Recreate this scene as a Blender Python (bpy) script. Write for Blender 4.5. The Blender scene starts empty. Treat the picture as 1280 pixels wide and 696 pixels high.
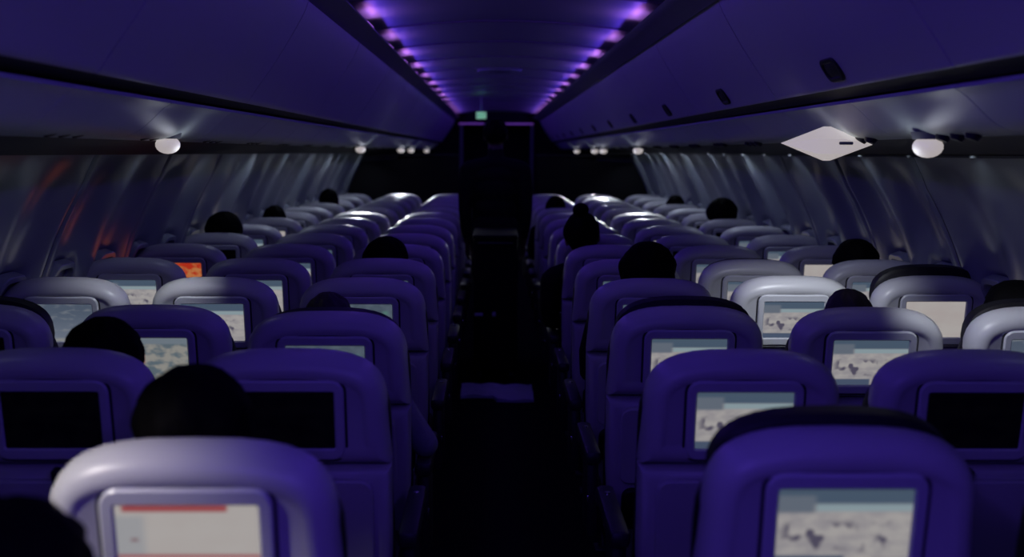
import bpy, bmesh, math, random
from mathutils import Vector, Matrix
from math import sin, cos, pi, radians as R
random.seed(7)
SC = bpy.context.scene
COL = SC.collection

# ------------------------------------------------------------------ camera
EYE = 1.58                     # camera height above the cabin floor
FPX = 1500.0                   # focal length in pixels of the 1280 wide frame
CX = 0.05                      # cabin centre line (camera stands a little to port of it)
cam = bpy.data.cameras.new('camera')
cam.sensor_width = 36.0
cam.lens = 36.0 * FPX / 1280.0
cam.clip_start = 0.05
cam.dof.use_dof = True
cam.dof.focus_distance = 4.2
cam.dof.aperture_fstop = 2.4
cam_ob = bpy.data.objects.new('camera', cam)
COL.objects.link(cam_ob)
PITCH = math.atan((348 - 190.5) / FPX)
YAW = math.atan((640 - 616.5) / FPX)
ROLL = R(0.25)
cam_ob.matrix_world = (Matrix.Translation((0, 0, EYE)) @ Matrix.Rotation(-YAW, 4, 'Z')
                       @ Matrix.Rotation(pi / 2 - PITCH, 4, 'X') @ Matrix.Rotation(ROLL, 4, 'Z'))
SC.camera = cam_ob

# ------------------------------------------------------------------ world, exposure
world = bpy.data.worlds.new('night')
SC.world = world
world.use_nodes = True
world.node_tree.nodes['Background'].inputs[0].default_value = (0.01, 0.012, 0.03, 1)
world.node_tree.nodes['Background'].inputs[1].default_value = 0.2
SC.view_settings.view_transform = 'Standard'
SC.view_settings.look = 'None'
SC.view_settings.gamma = 1.0
SC.view_settings.exposure = 0.0
SC.view_settings.use_curve_mapping = False

# ------------------------------------------------------------------ the cabin's mood lighting (long cove lamps)
Y0, Y1 = -7.0, 20.5            # cabin length
def area(name, loc, direction, sx, sy, power, col, spread=180):
    l = bpy.data.lights.new(name, 'AREA')
    l.shape = 'RECTANGLE'; l.size = sx; l.size_y = sy
    l.energy = power; l.color = col; l.spread = R(spread)
    o = bpy.data.objects.new(name, l); COL.objects.link(o)
    o.location = loc
    o.rotation_euler = Vector(direction).to_track_quat('-Z', 'Y').to_euler()
    return o
COVE_COL = (0.12, 0.045, 1.0)
for s in (-1, 1):
    for ya, yb, per_m, down in ((0.9, Y1 - 0.3, 0.95, 0.04), (-2.2, 0.4, 9.6, 0.5)):   # forward zone dim; unseen brighter aft strip added to light the seat backs
        l = bpy.data.lights.new('cove_lamp', 'AREA')
        l.shape = 'RECTANGLE'; l.size = 0.05; l.size_y = yb - ya
        l.energy = per_m * (yb - ya); l.color = COVE_COL if ya > 0 else (0.155, 0.075, 1.0)
        o = bpy.data.objects.new('cove_lamp', l); COL.objects.link(o)
        d = Vector((-s, 0, -down)).normalized()
        za = -d; yx = Vector((0, 1, 0)); xa = yx.cross(za)
        o.matrix_world = Matrix.Translation((CX + s * 0.615, (ya + yb) / 2, EYE + 0.606)) @ Matrix((xa, yx, za)).transposed().to_4x4()

# ------------------------------------------------------------------ materials
def mat(name, col, rough=0.5, metal=0.0, noise=0.0, nscale=40.0, bump=0.0, bscale=200.0, spec=0.5, emit=None, estr=0.0, coat=0.0):
    m = bpy.data.materials.new(name); m.use_nodes = True
    nt = m.node_tree; b = nt.nodes['Principled BSDF']
    b.inputs['Base Color'].default_value = (*col, 1)
    b.inputs['Roughness'].default_value = rough
    b.inputs['Metallic'].default_value = metal
    b.inputs['Specular IOR Level'].default_value = spec
    b.inputs['Coat Weight'].default_value = coat
    if noise or bump:
        tc = nt.nodes.new('ShaderNodeTexCoord')
    if noise:
        n = nt.nodes.new('ShaderNodeTexNoise'); n.inputs['Scale'].default_value = nscale
        n.inputs['Detail'].default_value = 3
        nt.links.new(tc.outputs['Object'], n.inputs['Vector'])
        mp = nt.nodes.new('ShaderNodeMapRange')
        mp.inputs['To Min'].default_value = 1 - noise; mp.inputs['To Max'].default_value = 1 + noise
        nt.links.new(n.outputs['Fac'], mp.inputs['Value'])
        mx = nt.nodes.new('ShaderNodeVectorMath'); mx.operation = 'SCALE'
        mx.inputs[0].default_value = col
        nt.links.new(mp.outputs['Result'], mx.inputs['Scale'])
        nt.links.new(mx.outputs['Vector'], b.inputs['Base Color'])
    if bump:
        n2 = nt.nodes.new('ShaderNodeTexNoise'); n2.inputs['Scale'].default_value = bscale
        nt.links.new(tc.outputs['Object'], n2.inputs['Vector'])
        bp = nt.nodes.new('ShaderNodeBump'); bp.inputs['Strength'].default_value = bump
        bp.inputs['Distance'].default_value = 0.002
        nt.links.new(n2.outputs['Fac'], bp.inputs['Height'])
        nt.links.new(bp.outputs['Normal'], b.inputs['Normal'])
    if emit:
        b.inputs['Emission Color'].default_value = (*emit, 1)
        b.inputs['Emission Strength'].default_value = estr
    return m

M = {
    'shell':   mat('pale_seat_plastic', (0.52, 0.52, 0.54), 0.36, noise=0.03, nscale=6, bump=0.04, bscale=300),
    'bezel':   mat('pale_monitor_plastic', (0.56, 0.57, 0.60), 0.32, noise=0.02, nscale=8),
    'groove_shade':  mat('dark_groove_shade', (0.03, 0.03, 0.035), 0.7, noise=0.1),  # dark colour paints the shade of the groove around the monitor
    'leather': mat('black_leather', (0.011, 0.010, 0.013), 0.5, noise=0.2, nscale=20, bump=0.25, bscale=120, spec=0.25),
    'arm':     mat('dark_arm_plastic', (0.02, 0.02, 0.024), 0.45, noise=0.1),
    'chrome':  mat('polished_metal', (0.75, 0.75, 0.78), 0.22, 1.0, noise=0.03),
    'legm':    mat('dark_seat_frame', (0.03, 0.03, 0.034), 0.5, 0.6, noise=0.1),
    'carpet':  mat('black_carpet', (0.010, 0.010, 0.012), 0.95, noise=0.4, nscale=90, bump=0.8, bscale=400, spec=0.1),
    'bin':     mat('overhead_bin_plastic', (0.58, 0.58, 0.62), 0.42, noise=0.03, nscale=3, bump=0.03, bscale=150),
    'dark':    mat('dark_cabin_trim', (0.012, 0.012, 0.016), 0.55, noise=0.15, nscale=8, spec=0.3),
    'fascia':  mat('charcoal_cove_fascia', (0.17, 0.18, 0.19), 0.5, noise=0.08, nscale=6),
    'psu':     mat('grey_service_panel', (0.62, 0.70, 0.70), 0.4, noise=0.05, nscale=5, bump=0.05, bscale=150),
    'wallp':   mat('sidewall_panel', (0.25, 0.28, 0.31), 0.28, noise=0.05, nscale=4, bump=0.05, bscale=120),
    'shade':   mat('window_shade', (0.28, 0.30, 0.33), 0.4, noise=0.03, nscale=10),
    'trimln':  mat('pale_trim', (0.5, 0.5, 0.54), 0.35, noise=0.03),
    'ceil':    mat('ceiling_panel', (0.27, 0.34, 0.33), 0.45, noise=0.04, nscale=3, bump=0.03, bscale=120),
    'bulk':    mat('black_partition', (0.006, 0.006, 0.008), 0.6, noise=0.2, nscale=10, spec=0.2),
    'vent':    mat('dark_vent', (0.02, 0.02, 0.025), 0.5, noise=0.1),
    'label':   mat('pale_sticker', (0.7, 0.72, 0.7), 0.5, noise=0.05),
    'blanket': mat('pale_blanket', (0.62, 0.68, 0.74), 0.9, noise=0.12, nscale=30, bump=0.5, bscale=250, spec=0.1),
    'cart':    mat('dark_cart_metal', (0.008, 0.008, 0.010), 0.8, 0.0, noise=0.1, spec=0.08),
    'skin':    mat('skin', (0.26, 0.15, 0.10), 0.5, noise=0.06, nscale=30),
    'skin2':   mat('skin_dark', (0.09, 0.05, 0.035), 0.5, noise=0.06, nscale=30),
    'eye':     mat('eye_dark', (0.02, 0.015, 0.012), 0.2, noise=0.05),
    'shirt':   mat('black_cloth', (0.010, 0.010, 0.013), 0.9, noise=0.2, nscale=60, bump=0.4, spec=0.1),
    'grey':    mat('grey_cloth', (0.28, 0.29, 0.33), 0.9, noise=0.15, nscale=60, bump=0.4, spec=0.1),
    'pants':   mat('navy_cloth', (0.012, 0.013, 0.02), 0.9, noise=0.2, nscale=60, spec=0.1),
    'shoe':    mat('black_shoe', (0.01, 0.01, 0.01), 0.4, noise=0.1),
    'hair':    mat('black_hair', (0.0025, 0.002, 0.0025), 0.7, noise=0.4, nscale=120, bump=0.6, bscale=160, spec=0.05),
    'brown':   mat('brown_hair', (0.035, 0.026, 0.022), 0.55, noise=0.4, nscale=120, bump=0.6, bscale=160, spec=0.3),
    'lens':    mat('lit_lamp_lens', (0.6, 0.6, 0.6), 0.4, noise=0.02, emit=(1.0, 0.90, 0.88), estr=0.40),
    'led':     mat('violet_led', (0.3, 0.2, 0.4), 0.4, noise=0.02, emit=(0.55, 0.20, 1.0), estr=0.5),
    'strip':   mat('violet_strip', (0.3, 0.2, 0.4), 0.4, noise=0.02, emit=(0.40, 0.12, 1.0), estr=0.22),
    'lampoff': mat('unlit_lamp_lens', (0.25, 0.26, 0.28), 0.2, noise=0.03),
    'exitg':   mat('green_sign_face', (0.2, 0.4, 0.3), 0.5, noise=0.02, emit=(0.42, 0.85, 0.58), estr=0.33),
    'exitl':   mat('sign_lettering', (0.01, 0.10, 0.05), 0.6, noise=0.05, emit=(0.05, 0.35, 0.18), estr=0.15),
}

def screen_mat(name, build, strength):
    m = bpy.data.materials.new(name); m.use_nodes = True
    nt = m.node_tree; b = nt.nodes['Principled BSDF']
    b.inputs['Base Color'].default_value = (0.01, 0.01, 0.012, 1)
    b.inputs['Roughness'].default_value = 0.25
    b.inputs['Specular IOR Level'].default_value = 0.3
    tc = nt.nodes.new('ShaderNodeTexCoord')
    sp = nt.nodes.new('ShaderNodeSeparateXYZ')
    nt.links.new(tc.outputs['Generated'], sp.inputs[0])
    class G: pass
    g = G(); g.nt = nt; g.x = sp.outputs['X']; g.z = sp.outputs['Z']; g.gen = tc.outputs['Generated']
    def math_(op, a, c=None, d=None):
        n = nt.nodes.new('ShaderNodeMath'); n.operation = op
        for i, v in enumerate((a, c, d)):
            if v is None: continue
            if isinstance(v, (int, float)): n.inputs[i].default_value = v
            else: nt.links.new(v, n.inputs[i])
        return n.outputs[0]
    def step(a, lo, hi):
        n = nt.nodes.new('ShaderNodeMapRange'); n.interpolation_type = 'SMOOTHSTEP'
        nt.links.new(a, n.inputs['Value'])
        n.inputs['From Min'].default_value = lo; n.inputs['From Max'].default_value = hi
        return n.outputs['Result']
    def mixc(f, a, c):
        n = nt.nodes.new('ShaderNodeMix'); n.data_type = 'RGBA'
        if isinstance(f, (int, float)): n.inputs[0].default_value = f
        else: nt.links.new(f, n.inputs[0])
        for i, v in ((6, a), (7, c)):
            if isinstance(v, tuple): n.inputs[i].default_value = (*v, 1)
            else: nt.links.new(v, n.inputs[i])
        return n.outputs[2]
    def noise(scale, sy=1.0, detail=2, off=0.0):
        mp = nt.nodes.new('ShaderNodeMapping')
        mp.inputs['Scale'].default_value = (1, 0, sy); mp.inputs['Location'].default_value = (off, 0, off * 0.7)
        nt.links.new(g.gen, mp.inputs[0])
        n = nt.nodes.new('ShaderNodeTexNoise'); n.inputs['Scale'].default_value = scale
        n.inputs['Detail'].default_value = detail
        nt.links.new(mp.outputs[0], n.inputs['Vector'])
        return n.outputs['Fac']
    def box(x0, x1, z0, z1, e=0.02):
        a = math_('MULTIPLY', step(g.x, x0 - e, x0 + e), step(g.x, x1 + e, x1 - e))
        c = math_('MULTIPLY', step(g.z, z0 - e, z0 + e), step(g.z, z1 + e, z1 - e))
        return math_('MULTIPLY', a, c)
    g.m = math_; g.step = step; g.mix = mixc; g.noise = noise; g.box = box
    colr = build(g)
    nt.links.new(colr, b.inputs['Emission Color'])
    b.inputs['Emission Strength'].default_value = strength
    return m

def pic(g):        # bright street-like picture: blue top band, pale middle with small dark figures
    c = g.mix(g.step(g.noise(5, 1.2), 0.35, 0.7), (0.72, 0.68, 0.72), (0.95, 0.90, 0.88))
    fig = g.m('MULTIPLY', g.step(g.noise(8, 0.55, 1, 3.0), 0.52, 0.66), g.box(0.05, 0.97, 0.20, 0.55, 0.06))
    c = g.mix(fig, c, (0.20, 0.18, 0.28))
    c = g.mix(g.box(0.28, 1.0, 0.70, 0.80, 0.02), c, (0.62, 0.80, 0.88))
    c = g.mix(g.step(g.z, 0.77, 0.82), c, (0.16, 0.24, 0.36))
    c = g.mix(g.box(-0.1, 0.28, 0.68, 0.9, 0.03), c, (0.30, 0.36, 0.46))
    c = g.mix(g.box(-0.1, 0.52, -0.1, 0.13, 0.02), c, (0.16, 0.22, 0.36))
    return c
def page(g):       # white page, red bar on top, thin red rule
    c = g.mix(g.step(g.noise(4), 0.3, 0.7), (0.98, 0.90, 0.87), (1.0, 0.93, 0.90))
    c = g.mix(g.box(-0.1, 0.20, 0.35, 0.85, 0.04), c, (0.78, 0.78, 0.82))
    c = g.mix(g.box(0.05, 0.78, 0.90, 0.98, 0.015), c, (0.75, 0.16, 0.18))
    c = g.mix(g.box(0.0, 1.0, 0.34, 0.38, 0.015), c, (0.80, 0.22, 0.26))
    c = g.mix(g.box(0.10, 0.15, 0.54, 0.58, 0.02), c, (0.5, 0.3, 0.34))
    return c
def white(g):
    return g.mix(g.step(g.noise(2.5), 0.3, 0.7), (0.95, 0.85, 0.83), (1.0, 0.93, 0.90))
def sky(g):
    c = g.mix(g.step(g.z, 0.0, 0.9), (0.42, 0.50, 0.66), (0.22, 0.29, 0.42))
    c = g.mix(g.m('MULTIPLY', g.step(g.noise(4, 2.2), 0.5, 0.75), 0.7), c, (0.62, 0.68, 0.76))
    return g.mix(g.step(g.z, 0.12, 0.04), c, (0.72, 0.74, 0.74))
def mapp(g):
    c = g.mix(g.step(g.noise(5), 0.4, 0.62), (0.30, 0.40, 0.48), (0.80, 0.78, 0.72))
    c = g.mix(g.box(0.30, 0.42, 0.42, 0.66, 0.03), c, (0.75, 0.10, 0.12))
    return g.mix(g.step(g.z, 0.82, 0.88), c, (0.45, 0.55, 0.66))
def orange(g):
    c = g.mix(g.step(g.noise(5), 0.4, 0.62), (0.75, 0.05, 0.02), (0.85, 0.30, 0.10))
    return c
def teal(g):
    c = g.mix(g.step(g.noise(4), 0.35, 0.65), (0.14, 0.19, 0.27), (0.22, 0.29, 0.38))
    return g.mix(g.box(0.85, 0.93, 0.7, 0.8, 0.05), c, (0.2, 0.45, 0.4))
def off(g):
    return g.mix(g.step(g.noise(4), 0.3, 0.7), (0.0, 0.0, 0.0), (0.0003, 0.0003, 0.0004))
SCR = {'pic': screen_mat('screen_picture', pic, 0.36), 'page': screen_mat('screen_page', page, 0.37),
       'white': screen_mat('screen_white', white, 0.37), 'sky': screen_mat('screen_sky', sky, 0.30),
       'map': screen_mat('screen_map', mapp, 0.30), 'orange': screen_mat('screen_orange', orange, 0.5),
       'teal': screen_mat('screen_dim', teal, 0.36), 'off': screen_mat('screen_off', off, 1.0)}
SCRTXT = {'pic': 'screen showing a pale street picture', 'page': 'screen with white page and red bar',
          'white': 'glowing plain white screen', 'sky': 'screen showing a cloudy sky',
          'map': 'screen showing a map with a red patch', 'orange': 'small screen glowing red and orange',
          'teal': 'dim blue-grey screen', 'off': 'switched-off black screen'}

# ------------------------------------------------------------------ mesh helpers
class MB:
    def __init__(self): self.v = []; self.f = []
    def add(self, vs, fs):
        o = len(self.v); self.v += [tuple(p) for p in vs]; self.f += [tuple(i + o for i in q) for q in fs]
        return self
    def box(self, c, s, bev=0.0):
        x, y, z = c; a, b, d = s[0] / 2, s[1] / 2, s[2] / 2
        if bev <= 0:
            vs = [(x + i * a, y + j * b, z + k * d) for i in (-1, 1) for j in (-1, 1) for k in (-1, 1)]
            fs = [(0, 1, 3, 2), (4, 6, 7, 5), (0, 4, 5, 1), (2, 3, 7, 6), (0, 2, 6, 4), (1, 5, 7, 3)]
            return self.add(vs, fs)
        bm = bmesh.new(); bmesh.ops.create_cube(bm, size=1.0)
        for q in bm.verts: q.co = Vector((q.co.x * s[0], q.co.y * s[1], q.co.z * s[2])) + Vector(c)
        bmesh.ops.bevel(bm, geom=bm.edges[:], offset=bev, segments=2, affect='EDGES', profile=0.5)
        bm.verts.index_update()
        self.add([q.co[:] for q in bm.verts], [[q.index for q in f.verts] for f in bm.faces]); bm.free()
        return self
    def sphere(self, c, r, nu=14, nv=9):
        if isinstance(r, (int, float)): r = (r, r, r)
        vs = [(c[0], c[1], c[2] + r[2])]
        for j in range(1, nv):
            t = pi * j / nv
            for i in range(nu):
                a = 2 * pi * i / nu
                vs.append((c[0] + r[0] * sin(t) * cos(a), c[1] + r[1] * sin(t) * sin(a), c[2] + r[2] * cos(t)))
        vs.append((c[0], c[1], c[2] - r[2])); L = len(vs) - 1
        fs = [(0, 1 + i, 1 + (i + 1) % nu) for i in range(nu)]
        for j in range(nv - 2):
            for i in range(nu):
                a = 1 + j * nu + i; b = 1 + j * nu + (i + 1) % nu
                fs.append((a, a + nu, b + nu, b))
        o = 1 + (nv - 2) * nu
        fs += [(o + i, L, o + (i + 1) % nu) for i in range(nu)]
        return self.add(vs, fs)
    def cone(self, p, q, r0, r1, n=14):
        p = Vector(p); q = Vector(q); d = (q - p).normalized()
        a = d.cross(Vector((0, 0, 1)) if abs(d.z) < 0.9 else Vector((1, 0, 0))).normalized(); b = d.cross(a)
        vs = []
        for (c, r) in ((p, r0), (q, r1)):
            for i in range(n):
                t = 2 * pi * i / n; vs.append((c + a * r * cos(t) + b * r * sin(t))[:])
        fs = [(i, (i + 1) % n, n + (i + 1) % n, n + i) for i in range(n)]
        fs += [tuple(range(n))[::-1], tuple(range(n, 2 * n))]
        return self.add(vs, fs)
    def limb(self, pts):
        for (p, r) in pts: self.sphere(p, r)
        for (p, r), (q, r2) in zip(pts, pts[1:]): self.cone(p, q, r, r2)
        return self
    def mesh(self, name, smooth=True, fix=True):
        me = bpy.data.meshes.new(name); me.from_pydata(self.v, [], self.f)
        if fix:
            bm = bmesh.new(); bm.from_mesh(me); bmesh.ops.recalc_face_normals(bm, faces=bm.faces[:]); bm.to_mesh(me); bm.free()
        if smooth:
            for p in me.polygons: p.use_smooth = True
            try: me.set_sharp_from_angle(angle=R(42))
            except Exception: pass
        return me

def link(name, me, material=None, parent=None, loc=None):
    o = bpy.data.objects.new(name, me); COL.objects.link(o)
    if material is not None and len(me.materials) == 0: me.materials.append(material)
    if parent is not None: o.parent = parent
    if loc is not None: o.location = loc
    return o
def empty(name, loc=(0, 0, 0), label=None, cat=None, group=None, kind=None):
    o = bpy.data.objects.new(name, None); COL.objects.link(o); o.location = loc; o.empty_display_size = 0.1
    return tag(o, label, cat, group, kind)
def tag(o, label=None, cat=None, group=None, kind=None):
    if label: o['label'] = label
    if cat: o['category'] = cat
    if group: o['group'] = group
    if kind: o['kind'] = kind
    return o

def inset(pts, d):
    n = len(pts); out = []
    for i in range(n):
        p0 = Vector(pts[i - 1]); p = Vector(pts[i]); p1 = Vector(pts[(i + 1) % n])
        a = (p - p0).normalized(); b = (p1 - p).normalized()
        na = Vector((-a.y, a.x)); nb = Vector((-b.y, b.x)); m = na + nb
        m = m / max(0.35, m.length_squared / 2) if m.length > 1e-6 else na
        out.append((p.x + m.x * d, p.y + m.y * d))
    return out
def rrect(w, h, r, cu=0.0, cv=0.0, n=5):       # counter-clockwise rounded rectangle
    pts = []
    for (sx, sy, a0) in ((1, -1, -pi / 2), (1, 1, 0), (-1, 1, pi / 2), (-1, -1, pi)):
        for i in range(n + 1):
            a = a0 + pi / 2 * i / n
            pts.append((cu + sx * (w / 2 - r) + r * cos(a), cv + sy * (h / 2 - r) + r * sin(a)))
    return pts
def rings(mb, outline, prof, fmap, cap0=True, cap1=True):   # prof: list of (inset, w)
    n = len(outline); rows = []
    for (d, w) in prof:
        rows.append([fmap(u, v, w) for (u, v) in (inset(outline, d) if d else outline)])
    vs = [p for r_ in rows for p in r_]; fs = []
    for k in range(len(rows) - 1):
        for i in range(n):
            a = k * n + i; b = k * n + (i + 1) % n
            fs.append((a, b, b + n, a + n))
    if cap0: fs.append(tuple(range(n))[::-1])
    if cap1: fs.append(tuple(range((len(rows) - 1) * n, len(rows) * n)))
    return mb.add(vs, fs)
def frame(mb, outer, inner, w0, w1, fmap, bev=0.003):        # ring with equal point counts
    n = len(outer); o2 = inset(outer, bev); i2 = inset(inner, -bev)
    rows = [[fmap(u, v, w0) for u, v in outer], [fmap(u, v, w1 - bev) for u, v in outer], [fmap(u, v, w1) for u, v in o2],
            [fmap(u, v, w1) for u, v in i2], [fmap(u, v, w1 - bev) for u, v in inner], [fmap(u, v, w0) for u, v in inner]]
    vs = [p for r_ in rows for p in r_]; fs = []
    for k in range(6):
        k2 = (k + 1) % 6
        for i in range(n):
            j = (i + 1) % n
            fs.append((k * n + i, k * n + j, k2 * n + j, k2 * n + i))
    return mb.add(vs, fs)
def extrude_profile(prof, y0, y1, thick=0.0, ny=1):          # (x,z) open profile swept along y
    mb = MB(); n = len(prof)
    vs = []
    for j in range(ny + 1):
        y = y0 + (y1 - y0) * j / ny
        vs += [(x, y, z) for x, z in prof]
    fs = [(j * n + i, j * n + i + 1, (j + 1) * n + i + 1, (j + 1) * n + i) for j in range(ny) for i in range(n - 1)]
    mb.add(vs, fs)
    if thick:
        pn = []
        for i in range(n):
            a = Vector(prof[max(0, i - 1)]); b = Vector(prof[min(n - 1, i + 1)]); t = (b - a).normalized()
            pn.append((prof[i][0] - t.y * thick, prof[i][1] + t.x * thick))
        o = len(mb.v)
        vs2 = []
        for j in range(ny + 1):
            y = y0 + (y1 - y0) * j / ny
            vs2 += [(x, y, z) for x, z in pn]
        mb.add(vs2, [q[::-1] for q in fs])
        for j in range(ny):
            for e in (0, n - 1):
                a = j * n + e; b = (j + 1) * n + e
                mb.f.append((a, b, o + b, o + a))
        for jj in (0, ny):
            for i in range(n - 1):
                a = jj * n + i
                mb.f.append((a, a + 1, o + a + 1, o + a))
    return mb

# ------------------------------------------------------------------ cabin shell
def E(h): return EYE + h
fl = MB().box((CX, (Y0 + Y1) / 2, -0.03), (3.9, Y1 - Y0, 0.06))
tag(link('floor', fl.mesh('floor', False), M['carpet']), 'dark carpeted cabin floor', None, None, 'structure')

WALL = [(1.56, 1.575), (1.63, 1.47), (1.69, 1.37), (1.745, 1.26), (1.79, 1.15), (1.83, 1.04), (1.86, 0.94),
        (1.885, 0.82), (1.90, 0.70), (1.90, 0.55), (1.885, 0.38), (1.85, 0.20), (1.79, 0.0)]
def smooth_prof(P, n):
    out = []
    for i in range(len(P) - 1):
        p0 = Vector(P[max(0, i - 1)]); p1 = Vector(P[i]); p2 = Vector(P[i + 1]); p3 = Vector(P[min(len(P) - 1, i + 2)])
        for k in range(n):
            t = k / n
            q = 0.5 * ((2 * p1) + (p2 - p0) * t + (2 * p0 - 5 * p1 + 4 * p2 - p3) * t * t + (3 * p1 - p0 - 3 * p2 + p3) * t ** 3)
            out.append((q.x, q.y))
    out.append(P[-1]); return out

PW = 1.06                     # sidewall panel length, two windows each
WZ = 0.96                     # window centre height
walltan = (1.83 - 1.745) / (1.26 - 1.04)
def wall_panel_mesh(s):
    prof = smooth_prof(WALL[:10], 4)
    mb = MB(); ny = 48; n = len(prof)
    vs = []
    for j in range(ny + 1):
        y = 0.004 + (PW - 0.008) * j / ny
        for i, (x, z) in enumerate(prof):
            ph = ((y % 0.53) - 0.265)
            relief = 0.024 * cos(2 * pi * ph / 0.53) * max(0, min(1, (1.56 - z) / 0.12)) * max(0, min(1, (z - 0.62) / 0.2))
            du = max(abs(ph) - 0.075, 0); dv = max(abs(z - WZ) - 0.125, 0)
            dd = math.hypot(du, dv)
            rec = 0.035 * (1 - max(0, min(1, (dd - 0.035) / 0.02)))
            edge = 0.012 * max(0, 1 - min(y, PW - y) / 0.018)
            vs.append((s * (x + relief + rec + edge), y, z + 0.15 * rec))
    fs = [(j * n + i, j * n + i + 1, (j + 1) * n + i + 1, (j + 1) * n + i) for j in range(ny) for i in range(n - 1)]
    mb.add(vs, fs); return mb.mesh('sidewall_panel')
def wmap(s, yc):
    x0 = 1.857; c = cos(math.atan(walltan)); sn = sin(math.atan(walltan))
    def f(u, v, w):            # u along the cabin, v up the wall, w into the cabin
        return (s * (x0 - v * sn - w * c), yc + u, WZ + v * c - w * sn)
    return f
for s, nm in ((-1, 'left'), (1, 'right')):
    wall = empty('wall_' + nm, (CX, 0, 0), 'curved cabin sidewall with pale window panels', None, None, 'structure')
    skin = [(x + 0.07, z) for x, z in WALL]
    mb = extrude_profile([(s * x, z) for x, z in skin], Y0, Y1, 0.02)
    link('outer_skin', mb.mesh('outer_skin'), M['dark'], wall)
    dado = extrude_profile([(s * (x + 0.004), z) for x, z in smooth_prof(WALL[9:], 3)], Y0, Y1, 0.01)
    link('dado_panel', dado.mesh('dado_panel'), M['dark'], wall)
    pm = wall_panel_mesh(s); pm.materials.append(M['wallp'])
    fms = []
    for yc in (0.265, 0.795):
        fm = wmap(s, yc)
        a = frame(MB(), rrect(0.255, 0.355, 0.075), rrect(0.205, 0.305, 0.055), -0.03, 0.012, fm).mesh('window_frame'); a.materials.append(M['wallp'])
        b = rings(MB(), rrect(0.225, 0.325, 0.06), [(0, -0.03), (0, -0.022), (0.003, -0.020)], fm).mesh('window_shade'); b.materials.append(M['shade'])
        fms.append((a, b))
    k = 0; y = 0.4
    while y + PW <= Y1 - 0.2:
        p = link('sidewall_panel', pm, None, wall, (0, y, 0))
        for a, b in fms:
            link('window_frame', a, None, p); link('window_shade', b, None, p)
        y += PW; k += 1
    # narrow pale bead where sidewall meets the service panel
    tb = MB()
    for yy in (0,):
        tb.box((s * 1.552, (Y0 + Y1) / 2, 1.572), (0.012, Y1 - Y0, 0.008))
    link('top_bead', tb.mesh('top_bead', False), M['fascia'], wall)

# ---- service panel rail (riser, underside) on both sides
PSU = [(0.990, 0.148), (1.015, 0.132), (1.05, 0.10), (1.085, 0.07), (1.125, 0.052), (1.18, 0.045)]
UND = [(1.18, 0.045), (1.30, 0.030), (1.42, 0.018), (1.50, 0.006), (1.56, -0.004)]
for s, nm in ((-1, 'left'), (1, 'right')):
    t = empty('trim_1' if s < 0 else 'trim_2', (CX, 0, 0), 'grey passenger service rail beneath the overhead bins', None, None, 'structure')
    y = Y0
    while y < Y1 - 0.05:
        ye = min(y + 0.81, Y1)
        mb = extrude_profile([(s * x, E(h)) for x, h in smooth_prof(PSU, 4)], y + 0.003, ye - 0.003, 0.012)
        link('service_panel', mb.mesh('service_panel'), M['psu'], t)
        mv = MB()
        for dx in (0.26, 0.36, 0.46):      # air nozzles
            mv.cone((s * 1.14, y + dx, E(0.05)), (s * 1.135, y + dx, E(0.036)), 0.022, 0.016)
        if y > 0: link('air_nozzle', mv.mesh('air_nozzle'), M['vent'], t)
        y += 0.81
    mb = extrude_profile([(s * x, E(h)) for x, h in smooth_prof(UND, 3)], Y0, Y1, 0.012)
    link('underside', mb.mesh('underside'), M['dark'], t)

# ---- overhead bins
BIN = [(0.722, 0.535), (0.742, 0.488), (0.775, 0.430), (0.815, 0.365), (0.855, 0.305), (0.895, 0.250), (0.920, 0.215), (0.935, 0.192), (0.942, 0.186)]
BINB = [(0.962, 0.166), (0.985, 0.163), (0.992, 0.185)]
def bin_unit(s, ya, yb, label):
    root = empty('overhead_bin', (CX + s * 0.95, ya, E(0.165)), label, 'overhead bin', 'overhead bins along the cabin')
    def L(P): return [(s * x - s * 0.95, h - 0.165) for x, h in P]
    ln = yb - ya
    mb = extrude_profile(L(smooth_prof(BIN, 4)), 0.005, ln - 0.005, 0.02)
    door = link('door', mb.mesh('bin_door'), M['bin'], root)
    mb = extrude_profile(L([(0.944, 0.196), (0.975, 0.19), (1.0, 0.165), (1.3, 0.17), (1.45, 0.35), (1.2, 0.6), (0.76, 0.56)]), 0.0, ln, 0.01)
    link('shell', mb.mesh('bin_shell'), M['dark'], root)
    # recessed latch cup and lever near the lower edge of the door
    nx, nz = -0.83, -0.56
    def fm(u, v, w):
        px = 0.905 - v * (-0.56) * -1; pz = 0.236
        return (s * (0.905 + v * 0.56 * -1 + nx * w) - s * 0.95, ln / 2 + u, 0.236 + v * 0.83 + nz * w - 0.165)
    cup = frame(MB(), rrect(0.15, 0.075, 0.03), rrect(0.115, 0.045, 0.02), -0.006, 0.007, fm, 0.003)
    lat = link('latch_surround', cup.mesh('latch_surround'), M['dark'], door)
    lv = rings(MB(), rrect(0.115, 0.045, 0.02), [(0, -0.004), (0, 0.002), (0.004, 0.004)], fm)
    link('latch_lever', lv.mesh('latch_lever'), M['dark'], door)
ORD = ['first', 'second', 'third', 'fourth', 'fifth', 'sixth', 'seventh', 'eighth', 'ninth', 'tenth', 'eleventh', 'twelfth',
       'thirteenth', 'fourteenth', 'fifteenth', 'sixteenth']
for s, nm, st in ((-1, 'port', 1.08), (1, 'starboard', 0.98)):
    ys = []
    y = st
    while y < Y1 - 0.4:
        ys.append((y, min(y + 1.62, Y1))); y += 1.62
    n = len(ys)
    for i, (a, b) in enumerate(ys):
        bin_unit(s, a, b, 'closed violet-lit overhead bin, %s side, %s from the far end wall' % (nm, ORD[n - 1 - i]))
    bin_unit(s, st - 1.62, st, 'closed violet-lit overhead bin, %s side, %s from the far end wall' % (nm, ORD[n]))

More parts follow.
